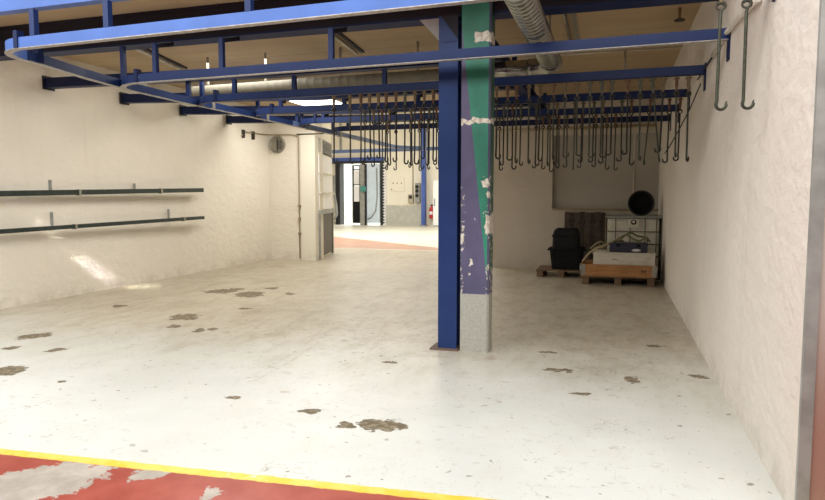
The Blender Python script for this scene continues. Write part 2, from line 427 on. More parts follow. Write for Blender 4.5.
# ------------------------------------------------------------------ far hall
FX = lambda p: -13.9+(p-345)*.0577
FZ = lambda q: max(0, .12+(222-q)*.0536)
mb = MB()
mb.box(-20, FX(337), 32, 32.3, 0, 6.2); mb.box(FX(384), 4, 32, 32.3, 0, 6.2); mb.box(FX(337), FX(384), 32, 32.3, FZ(163), 6.2)
struct('wall_far', mb, M['wall_far'])
struct('wall_far_right', MB().box(-2.45, -2.15, 13.76, 32, 0, 6.2), M['wall_far'])
struct('wall_far_left', MB().box(-20, -19.7, 13.9, 42, 0, 6.2), M['wall_far'])
struct('wall_room_beyond', MB().box(-19.7, -5, 41, 41.3, 0, 6.2), M['white_room'])
struct('ceiling_far', MB().box(-20, -2.1, 13.76, 42, 6.2, 6.4), M['ceiling'])
struct('wall_lintel', MB().box(-20, -2.1, 13.76, 13.9, 3.5, 6.2), M['wall_far'])
struct('baseboard_far', MB().box(FX(386), FX(422), 31.93, 32, 0, FZ(205)), M['dado'])
struct('trim_5', MB().box(FX(386), FX(422), 31.91, 32, FZ(205), FZ(204)), M['pipe_white'])
t = thing('doorway_frame', (FX(361), 31.9, 0), 'black door frame round the bright opening in the far hall', 'door frame')
MB().box(FX(337), FX(341.5), 31.8, 32.35, 0, FZ(163)).build('jamb', M['blackframe'], t)
MB().box(FX(381.5), FX(384), 31.8, 32.35, 0, FZ(163)).build('jamb', M['blackframe'], t)
MB().box(FX(333), FX(384), 31.8, 32.35, FZ(163), FZ(161)).build('head', M['blackframe'], t)
MB().box(FX(332), FX(385), 31.75, 31.95, FZ(161), FZ(157.5)).build('fascia', M['blue_far'], t)
t = thing('glazed_door_leaf', (FX(359), 31.8, 0), 'open black framed door leaf with panes above a solid black panel', 'door')
mb = MB(); mb.box(FX(354.7), FX(356), 31.7, 31.8, .1, FZ(166)); mb.box(FX(361.7), FX(363), 31.7, 31.8, .1, FZ(166))
for q in (166, 170, 185): mb.box(FX(354.7), FX(363), 31.7, 31.8, FZ(q), FZ(q-1))
mb.build('frame', M['blackframe'], t)
MB().box(FX(355), FX(362.5), 31.72, 31.78, .1, FZ(201)).build('kick_panel', M['black'], t)
for q0, q1 in ((201, 185.5), (184.5, 170.5)): MB().box(FX(356), FX(361.8), 31.74, 31.76, FZ(q0), FZ(q1)).build('pane', M['white_room'], t)
t = thing('door_post', (FX(365), 31.8, 0), 'grey post with a teal control box between the door leaves', 'post')
MB().box(FX(363), FX(368), 31.6, 31.8, 0, FZ(164)).build('post', M['grey_steel'], t)
MB().box(FX(367.5), FX(369), 31.6, 31.8, 0, FZ(164)).build('edge_strip', M['blackframe'], t)
MB().box(FX(364.5), FX(369), 31.45, 31.6, FZ(191), FZ(186)).build('control_box', simple('teal_plastic', (.06, .26, .24), .5), t)
t = thing('blue_white_door', (FX(376), 31.8, 0), 'pale blue door leaf standing beside the stepped black and white jamb', 'door')
MB().box(FX(369.2), FX(381.5), 31.7, 31.8, .12, FZ(164)).build('leaf', simple('pale_blue_door', (.62, .74, .86), .4, 0, .06, 2), t)
MB().tube([(FX(379), 31.66, FZ(168)), (FX(379.5), 31.66, FZ(195)), (FX(378), 31.66, FZ(210)), (FX(373), 31.66, FZ(217)), (FX(370), 31.66, FZ(218))], .03, 6).build('hose', M['grey_steel'], t)
t = thing('hazard_jamb', (FX(385.3), 31.85, 0), 'black and white banded edge strip at the far doorway', 'edge strip')
MB().box(FX(384.2), FX(386.4), 31.8, 31.99, 0, FZ(163)).build('strip', M['white_room'], t)
for k in range(22): 
    z = .1+k*.15; MB().box(FX(384.1), FX(385.6), 31.77, 31.8, z, z+.08).build('black_band', M['blackframe'], t)
t = thing('blue_post', (FX(424.5), 31.5, 0), 'tall blue steel post standing against the far cream wall', 'post')
MB().box(FX(423), FX(426.3), 31.35, 31.65, 0, 5.2).build('post', M['blue_far'], t)
MB().box(FX(422), FX(427.3), 31.25, 31.75, 0, .06).build('base_plate', M['grey_steel'], t)
t = thing('switch_cabinet', (FX(417), 31.9, FZ(202)), 'tall dark electrical box on the far cream wall', 'electrical box')
MB().box(FX(415), FX(419.3), 31.75, 32, FZ(202), FZ(183), .03).build('case', M['grey_steel'], t)
for q in (186.5, 190.5, 195): MB().lathe([(.001, 0), (.09, 0), (.09, .04), (.001, .04)], (FX(417), 31.75, FZ(q)), (0, -1, 0), 12).build('dial', M['blackframe'], t)
t = thing('meter_box', (FX(410.5), 31.9, FZ(202)), 'small beige meter box beside the dark electrical box', 'electrical box')
MB().box(FX(408), FX(413), 31.8, 32, FZ(202), FZ(194), .03).build('case', simple('beige_case', (.42, .38, .28), .5), t)
MB().box(FX(409), FX(412), 31.78, 31.8, FZ(198), FZ(195)).build('window', M['blackframe'], t)
MB().tube([(FX(412), 31.95, FZ(194)), (FX(412), 31.95, FZ(165))], .025, 6).build('conduit', M['pipe_tan'], t)
t = thing('cover_plate', (FX(400), 31.97, FZ(191)), 'thin cream cover plate screwed to the far wall', 'plate')
MB().box(FX(391), FX(404), 31.96, 32, FZ(191), FZ(177), .01).build('plate', M['wall_far'], t)
for px, q in ((393, 183), (397, 183), (401, 183), (391.5, 189)): MB().lathe([(.001, 0), (.035, 0), (.03, .02), (.001, .02)], (FX(px), 31.96, FZ(q)), (0, -1, 0), 8).build('screw', M['brass'], t)
t = thing('fire_extinguisher', (FX(430.5), 31.8, FZ(217)), 'red fire extinguisher hanging on the far wall beside the blue post', 'fire extinguisher')
c = (FX(430.5), 31.78, FZ(217)); red = simple('extinguisher_red', (.55, .03, .03), .3)
MB().lathe([(.001, 0), (.12, 0), (.13, .03), (.13, .46), (.10, .55), (.04, .6), (.04, .64), (.001, .64)], c, n=16).build('cylinder', red, t)
MB().box(c[0]-.05, c[0]+.08, c[1]-.03, c[1]+.03, c[2]+.64, c[2]+.72, .01).build('valve', M['blackframe'], t)
MB().tube([(c[0]+.06, c[1], c[2]+.66), (c[0]+.16, c[1], c[2]+.5), (c[0]+.15, c[1], c[2]+.15)], .02, 6).build('hose', M['blackframe'], t)
MB().box(c[0]-.08, c[0]+.08, c[1]-.135, c[1]-.10, c[2]+.2, c[2]+.36, .01).build('paper_label', M['white_room'], t)
t = thing('white_cabinet', (FX(437.5), 31.5, 0), 'tall white cabinet beyond the red extinguisher', 'cabinet')
MB().box(FX(434.5), FX(450), 31.2, 31.95, .05, FZ(181), .02).build('body', M['white_room'], t)
MB().box(FX(434.5), FX(450), 31.25, 31.95, 0, .05).build('plinth', M['grey_steel'], t)
MB().box(FX(435.6), FX(436.4), 31.16, 31.2, FZ(205), FZ(198)).build('handle', M['grey_steel'], t)
t = thing('hose_bracket', (FX(341)-.2, 31.6, FZ(222)), 'grey hose looped at the left jamb of the far doorway', 'hose')
MB().tube([(FX(337), 31.6, FZ(175)), (FX(338), 31.55, FZ(195)), (FX(340), 31.5, FZ(205)), (FX(340.5), 31.5, FZ(214)), (FX(338), 31.5, FZ(219)), (FX(335), 31.5, FZ(216)), (FX(335.5), 31.55, FZ(207))], .06, 6).build('loop', M['grey_steel'], t)
# rails crossing the far hall at the same height as ours
def railprof(w, h, z=0): return [(-w/2, z), (w/2, z), (w/2, z+h), (-w/2, z+h)]
t = thing('far_rail', (-7, 16.2, 2.65), 'pale blue overhead rail crossing the next hall', 'rail')
MB().sweep([(-12, 16.7, 2.67), (-3, 15.8, 2.67)], railprof(.06, .09)).build('beam', M['blue_hall_lit'], t)
for x in (-10.5, -7.15, -4.0): MB().box(x-.03, x+.03, 16.7-(x+12)*.1-.03, 16.7-(x+12)*.1+.03, 2.76, 6.2).build('hanger', M['grey_steel'], t)

# ------------------------------------------------------------------ lights in the ceilings
t = thing('ceiling_light', (-5.94, 12.05, 3.44), 'wide lit ceiling light panel above the left side of the bay', 'light')
MB().box(-6.42, -5.46, 11.51, 12.6, 3.44, 3.5).build('housing', M['pipe_white'], t)
MB().box(-6.38, -5.50, 11.55, 12.56, 3.425, 3.44).build('diffuser', M['lamp'], t)

# ------------------------------------------------------------------ overhead structure
t = thing('ceiling_girder', (-3.4, 6.1, 3.16), 'deep blackened steel girder under the ceiling resting on the blue column', 'girder')
MB().box(LW, RW, 6.0, 6.02+.02, 3.175, 3.49).build('web', M['girder'], t)
MB().box(LW, RW, 5.99, 6.20, 3.155, 3.175).build('bottom_flange', M['navy'], t)
MB().box(LW, RW, 5.99, 6.20, 3.475, 3.498).build('top_flange', M['girder'], t)

SUPZ = {2: 2.955, 3: 2.895, 4: 2.875, 5: 2.90}
def sup_z(k, x):
    f = min(1, (x-LW)/3.5); return 3.01+(SUPZ[k]-3.01)*f
def support(k, x1, m, label):
    yl, yr = SUP[k]; h = .135
    t = thing('support_channel', (LW+.02, yl, 3.0), label, 'steel channel', 'channels crossing from the left wall')
    pts = [(x, yl+(yr-yl)*(x-LW)/6.3, sup_z(k, x)) for x in (LW, LW+3.5, x1)]
    MB().sweep(pts, [(.07, 0), (-.07, 0), (-.07, .012), (.058, .012), (.058, h-.012), (-.07, h-.012), (-.07, h), (.07, h)]).build('channel', m, t)
    MB().box(LW-.0, LW+.012, yl-.10, yl+.10, 2.985, 3.175).build('end_plate', M['blackframe'], t)
    return t
SUP = {2: (7.26, 7.12), 3: (8.74, 8.62), 4: (10.24, 10.12), 5: (11.72, 11.6)}
for k, lab in ((2, 'navy steel channel beneath the ceiling, first behind the black girder'), (3, 'navy steel channel beneath the ceiling, second behind the black girder'), (4, 'navy steel channel beneath the ceiling, third behind the black girder'), (5, 'navy steel channel nearest the round vent at the back of the bay')):
    support(k, -1.30, M['navy'], lab)
t = thing('support_beam', (-4, 4.22, 3.0), 'bright blue overhead beam nearest the viewer above the curved rail', 'beam')
MB().sweep([(LW-1.5, 4.27, 3.0), (RW+.0, 4.12, 3.0)], railprof(.09, .17)).build('beam', M['blue_daylit'], t)
for x in (-7.0, -1.2): MB().box(x-.05, x+.05, 4.17, 4.25, 3.17, 3.55).build('hanger', M['navy'], t)
# beam running from the pillar to the back wall
t = thing('cross_beam', (-1.345, 6.3, 3.0), 'navy steel beam running from the painted pillar to the back wall', 'beam')
MB().box(-1.42, -1.27, 6.21, 13.395, 3.012, 3.024).box(-1.355, -1.335, 6.21, 13.395, 3.024, 3.155).box(-1.42, -1.27, 6.21, 13.395, 3.155, 3.17).build('beam', M['navy'], t)
for y in (6.9, 8.9, 10.9, 12.9): MB().box(-1.375, -1.315, y-.03, y+.03, 3.17, CZ-.002).build('hanger', M['navy'], t)

CX = -5.32    # collector track
RAILS = {1: (4.13, 4.05, 2.675, 2.715), 2: (5.74, 5.58, 2.685, 2.69), 3: (7.15, 6.95, 2.69, 2.674), 4: (8.55, 8.33, 2.71, 2.663), 5: (10.0, 9.68, 2.73, 2.665), 6: (11.4, 11.0, 2.74, 2.68)}
def rail_at(k, x):
    yl, yr, zl, zr = RAILS[k]; f = (x+5)/5.82
    return yl+(yr-yl)*f, zl+(zr-zl)*f
RL = {1: 'bright blue hook rail nearest the viewer, curving at its left end', 2: 'blue hook rail passing in front of the column and pillar', 3: 'blue overhead rail carrying the front row of hooks', 4: 'blue overhead rail carrying the second row of hooks', 5: 'blue overhead rail carrying the third row of hooks', 6: 'thin blue overhead rail farthest back, without hooks'}
POSTS = {1: (-4.49, -3.75, -2.50, -.4), 2: (-5.24, -4.63, -3.81, -2.59), 3: (-5.27, -4.59, -3.74, -2.56), 4: (-5.25, -4.72, -3.69, -2.58), 5: (-5.25, -4.72, -3.5, -2.3), 6: (-4.3, -2.6)}
for k in RAILS:
    yl, zl = rail_at(k, -4.75); yr, zr = rail_at(k, RW)
    t = thing('overhead_rail', ((CX+RW)/2, (yl+yr)/2, zr), RL[k], 'rail')
    r = .36 if k == 1 else .47
    cx = (-5.0 if k == 1 else CX)+r
    yc, zc = rail_at(k, cx)
    path = [(RW-.012, yr, zr)] + arc(cx, yc+r, r, -math.pi/2, -math.pi, zc, 9)
    MB().sweep(path, railprof(.045, .085)).build('rail', M['blue_daylit'] if k == 1 else M['blue'] if k < 6 else M['navy'], t)
    MB().sweep(path, railprof(.060, .006, -.006)).build('running_edge', M['worn'] if k in (1, 2) else M['navy'], t)
    MB().box(RW-.012, RW, yr-.05, yr+.05, zr-.16, zr+.10).build('wall_plate', M['navy'], t)
    mb = MB()
    for px_ in (cx-.02, ):
        yy, zz = rail_at(k, px_); mb.box(px_-.02, px_+.02, yy-.035, yy+.035, zz+.0, zz+.14)
    mb.build('joint_clamp', M['navy'], t)
    for x in POSTS[k]:
        y, z = rail_at(k, x)
        if x < cx: y += r-math.sqrt(max(0, r*r-(cx-x)**2))
        if k == 1: yt, zt = 4.27-(x+9.2)*.015, 3.0
        elif k == 2: yt, zt = 6.02, 3.155
        else:
            ss = SUP.get(k-1); yt = ss[0]+(ss[1]-ss[0])*(x-LW)/6.3; zt = sup_z(k-1, x)
        zv = 1.47+(zt-1.47)*y/yt; w = .024
        mb = MB(); mb.box(x-w, x+w, y-w, y+w, z+.085, zv)
        arm = (yt-y, zt-zv)
        hg_ = mb.build('hanger', M['blue'], t)
        if arm[0] > .12: MB().prism([(x-.012, y+w, zv-.04), (x+.012, y+w, zv-.04), (x+.012, y+w, zv), (x-.012, y+w, zv)], (0, arm[0]-w, arm[1])).build('bracket_arm', M['girder'], hg_)
t = thing('collector_rail', (CX, 9, 2.68), 'long blue overhead rail into which the curved rails merge', 'rail')
path = [(-5.0, 4.50, 2.68), (-5.02, 4.65, 2.68), (-5.16, 5.3, 2.68), (-5.28, 6.1, 2.683), (CX, 6.9, 2.685), (CX, 8, 2.69), (CX, 10, 2.70), (CX, 13, 2.70)] + arc(CX+.8, 15.2, .8, math.pi, math.pi*.56, 2.70, 6)
MB().sweep(path[:7], railprof(.045, .085)).build('rail', M['blue'], t)
MB().sweep(path[6:], railprof(.045, .085)).build('rear_rail', M['blue_hall_lit'], t, label='pale blue rear length of the rail')  # split off to carry the hall light painted into its blue
MB().sweep(path, railprof(.060, .006, -.006)).build('running_edge', M['worn'], t)
for y in (6.35, 7.7, 9.15, 10.6, 12.0): MB().box(CX-.04, CX+.04, y-.025, y+.025, 2.685, 2.83).build('joint_clamp', M['galv_dark'] if y > 6 else M['navy'], t)
MB().box(-5.06, -4.98, 4.60, 4.66, 2.685, 2.83).build('joint_clamp', M['navy'], t)
for y, kk in ((7.2, 2), (10.2, 4), (11.7, 5)): MB().box(CX-.025, CX+.025, y-.025, y+.025, 2.78, sup_z(kk, CX)).build('hanger', M['blue'], t)

# ------------------------------------------------------------------ column and pillar
t = thing('steel_column', (-1.51, 5.97, 0), 'blue steel column standing beside the purple and green pillar', 'column')
x0, x1, y0, y1 = -1.605, -1.42, 5.92, 6.10
mb = MB(); mb.box(x0, x1, y0, y0+.014, .015, 3.155, .002); mb.box(x0, x1, y1-.014, y1, .015, 3.155, .002); mb.box((x0+x1)/2-.006, (x0+x1)/2+.006, y0+.014, y1-.014, .015, 3.155)
mb.build('shaft', M['blue_col'], t)
MB().box(x0-.07, x1+.02, y0-.05, y1+.04, 0, .015).build('base_plate', simple('rusty_plate', (.15, .10, .075), .7), t)
for sx, yy in ((x0-.07, y0-.03), (x0-.045, y0-.035), (x1-.01, y0-.035)):
    pass
gm = simple('grey_gusset', (.33, .32, .31), .5)
MB().prism([(x0, 5.99, 3.155), (x0-.21, 5.99, 3.155), (x0, 5.99, 2.93)], (0, .015, 0)).build('gusset', gm, t, label='grey triangular gusset plate')
MB().prism([(x0+.02, y0-.006, 3.155), (x1, y0-.006, 3.155), (x1, y0-.006, 2.93)], (0, .006, 0)).build('gusset', M['girder'], t, label='black triangular gusset plate')
MB().box(x0+.03, x1-.02, y0-.005, y0, 2.91, 2.925).build('weld_seam', M['blue'], t)

t = thing('painted_pillar', (-1.38, 5.90, 0), 'square concrete pillar painted purple with a tapering green stripe and chipped paint', 'pillar')
mb = MB(); W_, D_, ch = .272, .20, .018
poly = [(0, 0), (W_-ch, 0), (W_, ch), (W_, D_), (0, D_)]
lo = [mb.bm.verts.new((-1.38+x, 5.9+y, 0)) for x, y in poly]; hi = [mb.bm.verts.new((-1.38+x, 5.9+y, CZ-.005)) for x, y in poly]
for i in range(5):
    f = mb.bm.faces.new((lo[i], lo[(i+1) % 5], hi[(i+1) % 5], hi[i])); f.material_index = (0, 1, 2, 2, 2)[i]
mb.bm.faces.new(lo[::-1]); mb.bm.faces.new(hi)
# the pillar stops under the girder in front, so notch is hidden: girder passes behind its face
mb.build('shaft', PILLAR, t)

# ------------------------------------------------------------------ hooks
def hook_proto(tm, hm, L, ang, kind):
    """local origin at the rail's underside"""
    o = bpy.data.objects.new('hanging_hook', None); COL.objects.link(o)
    mb = MB(); mb.box(-.015, .015, -.012, .012, -.085, .0, .003)
    mb.ring_strip([[(-.015, -.011, -.085), (.015, -.011, -.085), (.015, .011, -.085), (-.015, .011, -.085)], [(-.007, -.007, -.15), (.007, -.007, -.15), (.007, .007, -.15), (-.007, .007, -.15)]], smooth=False)
    mb.tube([(-.03, 0, -.02), (.03, 0, -.02)], .008, 6)
    mb.build('trolley', tm, o)
    mb = MB(); mb.tube([(.024*math.cos(a_), .0, -.168+.024*math.sin(a_)) for a_ in [2*math.pi*i/10 for i in range(10)]], .007, 6, loop=True)
    mb.build('swivel_ring', M['ring'], o)
    ca, sa = math.cos(ang), math.sin(ang); B = -.18-L
    pts = [(.022*math.cos(a_), -.165+.020*math.sin(a_)) for a_ in [math.pi*.85-i*math.pi*1.25/6 for i in range(7)]]
    pts = [(u, z-.005) for u, z in pts]
    pts += [(.0, -.21), (.0, -.30), (0, (B-.2)/2), (0, B+.16), (-.004 if kind else 0, B+.05)]
    r = .028
    cx = r-.004
    pts += [(cx-r*math.cos(a_), B+r-r*math.sin(a_)) for a_ in [math.pi*(i/8)*1.12 for i in range(9)]]
    pts += [(cx+r*1.1, B+r+.022)]
    n = len(pts); rad = [.0094]*(n-2)+[.006, .0025]
    mb = MB(); mb.tube([(u*ca, u*sa, z) for u, z in pts], rad, 7)
    mb.build('hook', hm, o)
    return o
protos = []
for tm in ('rust', 'ochre', 'olive'):
    for L, ang, kind, hm in ((.60, .15, 0, 'hook'), (.63, 1.35, 1, 'hook'), (.58, 2.7, 0, 'hook_dark'), (.62, -.45, 1, 'hook_dark')):
        protos.append((tm, hook_proto(M[tm], M[hm], L, ang, kind)))
PC = {'rust': 'rusty', 'ochre': 'ochre', 'olive': 'olive'}
used = set()
def copy_hook(i):
    src = protos[i][1]
    if i not in used: used.add(i); return src
    o = src.copy(); COL.objects.link(o)
    for ch_ in [c for c in COL.objects if c.parent == src]:
        d = ch_.copy(); COL.objects.link(d); d.parent = o
    return o
def hook(k, x, label, group, tilt=(0, 0), i=None):
    if i is None: i = random.randrange(len(protos))
    if k > 3 and random.random() < .8:
        j = (i//4)*4 + random.choice((2, 3)); i = j
    o = copy_hook(i); y, z = rail_at(k, x)
    o.location = (x, y, z-.0105)
    o.rotation_euler = (tilt[0]+random.uniform(-.02, .02), tilt[1]+random.uniform(-.012, .012), random.uniform(-.25, .25))
    o.scale = (1, 1, 1+random.uniform(-.03, .04))
    if k == 1: o.scale = (1, 1, .94)
    o['label'] = label % PC[protos[i][0]]; o['category'] = 'hook'; o['group'] = group
ROWN = {3: 'front', 4: 'second', 5: 'third'}
RIGHT = {3: [-1.25, -1.13, -1.03, -.9, -.78, -.64, -.52, -.4, -.27, -.15, -.05, .1, .22, .33, .44, .56, .67],
         4: [-1.4, -1.29, -1.18, -.98, -.83, -.72, -.5, -.4, -.27, -.16, .06, .17, .39, .60, .72],
         5: [-1.7, -1.14, -1.04, -.94, -.81, -.69, -.48, -.28, -.13, -.01]}
LEFT = {3: [-3.21, -3.0, -2.86, -2.75, -2.64, -2.54, -2.42, -2.31, -2.19, -2.08, -1.97],
        4: [-3.37, -3.24, -3.11, -3.0, -2.68, -2.54, -2.42, -2.32], 5: [-3.55, -3.4, -3.15, -3.0, -2.85, -2.68]}
for k in (3, 4, 5):
    for j, x in enumerate(sorted(RIGHT[k], reverse=True)):
        tl = (0, 0)
        if k == 3 and j == 3: tl = (0, -.10)
        if k == 3 and j in (2, ): tl = (0, .03)
        if k == 4 and j == 2: tl = (0, .08)
        hook(k, x, f'steel hook with %s trolley, {ORD[j]} from the white wall in the {ROWN[k]} row', f'{ROWN[k]} row of hooks beside the right-hand wall', tl)
    for j, x in enumerate(sorted(LEFT[k])):
        hook(k, x, f'steel hook with %s trolley, {ORD[j]} from the {ROWN[k]} row\'s free end before the passage', f'{ROWN[k]} row of hooks before the passage')
hook(1, .545, 'large greenish hook with %s trolley on the nearest rail, farther from the wall', 'two hooks on the nearest rail', i=4)
hook(1, .675, 'large greenish hook with %s trolley on the nearest rail, closer to the wall', 'two hooks on the nearest rail', i=0)
for i, (tm, o) in enumerate(protos):
    if i not in used:
        for c in [c for c in COL.objects if c.parent == o]: bpy.data.objects.remove(c)
        bpy.data.objects.remove(o)

# ------------------------------------------------------------------ ducts, pipes, cables
def spiral(mb, p0, p1, r, pitch, n=20, rib=.007):
    p0, p1 = Vector(p0), Vector(p1); L = (p1-p0).length; m = int(L/pitch)
    pts, rad = [], []
    for i in range(m):
        for f, rr in ((0, r), (.80, r), (.86, r+rib), (.94, r+rib)): pts.append(p0.lerp(p1, (i+f)/m)); rad.append(rr)
    pts.append(p1); rad.append(r)
    return mb.tube(pts, rad, n)
t = thing('spiral_duct', (-.68, 6, 2.8), 'ribbed metal ventilation duct running overhead beside the pillar and turning behind it', 'duct')
zc = 2.905
spiral(MB(), (-.68, 4.4, zc), (-.68, 7.14, zc), .106, .09).build('ribbed_duct', M['galv'], t)
e = [(-.68, 7.14, zc)] + [(-.90+.22*math.cos(a_), 7.14+.20*math.sin(a_), zc) for a_ in (.3, .6, .9, 1.2, 1.57)] + [(-.95, 7.34, zc)]
MB().tube(e, .104, 20).build('elbow', M['galv'], t)
MB().tube([(-.93, 7.34, zc), (-1.18, 7.35, zc), (-1.20, 7.35, zc), (-1.22, 7.35, zc), (-1.7, 7.36, zc)], [.096, .096, .102, .088, .088], 20).build('branch', M['galv'], t)
for y in (5.75, 6.9): MB().box(-.69, -.67, y-.012, y+.012, zc+.104, CZ).build('strap', M['galv_dark'], t)

t = thing('flexible_duct', (-4, 8.15, 2.98), 'dull flexible duct crossing the bay behind the blue rails', 'duct')
spiral(MB(), (-6.05, 8.2, 3.03), (-1.5, 8.15, 3.06), .072, .12, 16, .002).build('hose', simple('dull_duct_cloth', (.17, .16, .125), .6), t)
for x in (-5.7, -4.75, -3.6, -2.5): MB().box(x-.012, x+.012, 8.16, 8.19, 3.11, CZ).build('hanger_strap', M['galv_dark'], t)
t = thing('ceiling_tray', (-4.7, 9.3, 3.42), 'pale cable tray under the ceiling above the flexible duct', 'cable tray')
MB().box(-7.4, -1.6, 9.98, 10.10, 3.44, 3.48).box(-7.4, -1.6, 9.98, 9.99, 3.48, 3.499).build('tray', M['pipe_white'], t)
for x in (-6.9, -3.8): MB().box(x-.15, x+.15, 9.95, 10.12, 3.40, 3.44, .01).build('junction_box', M['pipe_tan'], t)
for pts, lab in ((((-6.05, 6.6, 3.475), (-6.55, 8.7, 3.475)), 'slim white ceiling batten with dark edge towards the left wall'),
                 (((-3.30, 6.6, 3.475), (-3.49, 8.5, 3.475)), 'slim white ceiling batten midway between left wall and column'),
                 (((-.555, 6.3, 3.475), (-.60, 9.0, 3.475)), 'slim grey ceiling batten beside the ribbed duct')):
    p, q = Vector(pts[0]), Vector(pts[1])
    t = thing('ceiling_batten', (p+q)/2, lab, 'ceiling batten')
    MB().tube([p, q], .022, 10).build('tube', M['pipe_white'] if p.x < -1 else M['galv'], t)
    off = Vector((.09, 0, .005)); MB().sweep([p+off, q+off], railprof(.05, .02)).build('strip', M['girder'] if p.x < -1 else M['galv_dark'], t)
t = thing('ceiling_conduit', (0, 9.35, 3.44), 'thin pale conduit across the ceiling with a short drop', 'conduit')
MB().tube([(-1.3, 9.37, 3.46), (.80, 9.37, 3.46)], .014, 6).build('pipe', M['pipe_white'], t)
MB().tube([(.09, 9.35, 3.46), (.09, 9.35, 3.22)], .018, 8).build('drop', M['galv_dark'], t)
t = thing('sprinkler_head', (.62, 7.6, 3.4), 'small metal sprinkler head hanging from the ceiling near the white wall', 'sprinkler')
MB().tube([(.62, 7.6, CZ), (.62, 7.6, 3.36)], .016, 8).build('stem', M['brass'], t)
MB().lathe([(.001, 0), (.055, 0), (.06, .012), (.02, .03), (.001, .03)], (.62, 7.6, 3.36), n=12).build('deflector', M['ring'], t)
t = thing('wall_conduit', (.79, 6, 2.7), 'white lagged pipe running along the top of the white right-hand wall', 'pipe')
MB().tube([(.795, 4.4, 2.66), (.795, 5.1, 2.72), (.795, 5.6, 2.74), (.795, 6.3, 2.72)], .020, 8).build('pipe', M['pipe_white'], t)
MB().tube([(.80, 6.25, 2.72), (.80, 6.9, 2.71), (.80, 7.4, 2.70)], .010, 6).build('cable', M['cable'], t)
o = tag(MB().tube([(.79, 7.05, 2.60), (.70, 7.02, 2.36), (.60, 6.99, 2.15), (.52, 6.97, 1.99), (.47, 6.965, 1.91)], .0065, 6).build('extension_cable', M['cable']), 'black cord slanting from the right-hand wall down to a bunch of hooks', 'cord'); seated(o)
o = tag(MB().tube([(-2.4, 13.36, 2.84), (.70, 13.36, 2.86), (.70, 13.40, 2.86)], .025, 8).build('back_pipe', M['pipe_tan']), 'thin tan pipe running level across the back wall above the niche', 'pipe'); seated(o)

# round vent, with the pipe over it
t = thing('round_vent', (-7.56, 13.45, 2.5), 'round metal wall vent with a dark grille on the cream chamber', 'vent')
MB().lathe([(.15, 0), (.20, 0), (.20, .05), (.19, .06), (.17, .05), (.17, .015), (.15, .015)], (-7.56, 13.5, 2.70), (0, -1, 0), 28).build('rim', M['galv_dark'], t)
MB().lathe([(.001, 0), (.165, 0), (.165, .012), (.001, .012)], (-7.56, 13.5, 2.70), (0, -1, 0), 28).build('backing', M['blackframe'], t)
mb = MB(); mb.box(-7.57, -7.55, 13.46, 13.484, 2.54, 2.86); mb.obox((-7.49, 13.465, 2.70), (.08, .012, .20), (0, 0, .3)); mb.build('flap', simple('dark_flap', (.10, .095, .08), .6), t)
t = thing('chamber_pipework', (-7.0, 13.45, 1), 'thin brown pipe running over the round vent and down the cream chamber', 'pipe')
MB().tube([(-7.76, 12.3, 2.80), (-7.755, 12.4, 2.90), (-7.75, 13.3, 2.92), (-7.70, 13.45, 2.93), (-7.2, 13.46, 2.92), (-7.04, 13.46, 2.88), (-7.0, 13.46, 2.84), (-7.0, 13.46, 1.2), (-7.0, 13.46, .05)], .014, 6).build('pipe', M['pipe_tan'], t)
MB().tube([(-7.04, 13.46, 2.92), (-6.4, 13.46, 2.92), (-6.35, 13.47, 2.92)], .014, 6).build('branch', M['ring'], t)
for y in (12.35, 12.75): MB().box(-7.80, -7.72, y-.02, y+.02, 2.76, 2.94).build('bracket', M['ring'], t)
for z in (1.25, .95, .6): MB().box(-7.03, -6.97, 13.43, 13.5, z, z+.05).build('clip', M['pipe_tan'], t)

# ------------------------------------------------------------------ handrails on the left wall
def wall_rail(zl, zr, hz, lab, br, clips, off, m):
    y0_, y1_ = 5.0, 10.6; zf = lambda y: zl+(zr-zl)*(y-6.4)/4.2
    t = thing('wall_bar', (LW+off, 8, zf(8)), lab, 'bar')
    x = LW+off
    mb = MB(); mb.prism([(x-.03, y0_, zf(y0_)-hz/2), (x+.03, y0_, zf(y0_)-hz/2), (x+.03, y0_, zf(y0_)+hz/2), (x-.03, y0_, zf(y0_)+hz/2)], (0, y1_-y0_, zf(y1_)-zf(y0_)))
    mb.build('bar', m, t)
    for y, h in br:
        mb = MB(); mb.box(LW, LW+.012, y-.022, y+.022, zf(y)-.02, zf(y)+h); mb.box(LW, x-.025, y-.022, y+.022, zf(y)-.012, zf(y)+.012); mb.build('bracket', M['grey_steel'], t)
    for y in clips: MB().box(x-.036, x+.038, y-.02, y+.02, zf(y)-hz/2-.012, zf(y)+hz/2+.006, .004).build('clip', M['galv_dark'], t)
    return t
wall_rail(1.52, 1.61, .075, 'upper dark green steel bar bracketed along the cream left wall', ((7.21, .18), (8.9, .13), (5.4, .15)), (7.6, 9.4), .12, M['rail_green'])
wall_rail(1.03, 1.08, .058, 'lower dark green steel bar bracketed along the cream left wall', ((7.21, .22), (9.74, .19), (5.3, .2)), (7.5, 10.0), .12, M['rail_green'])

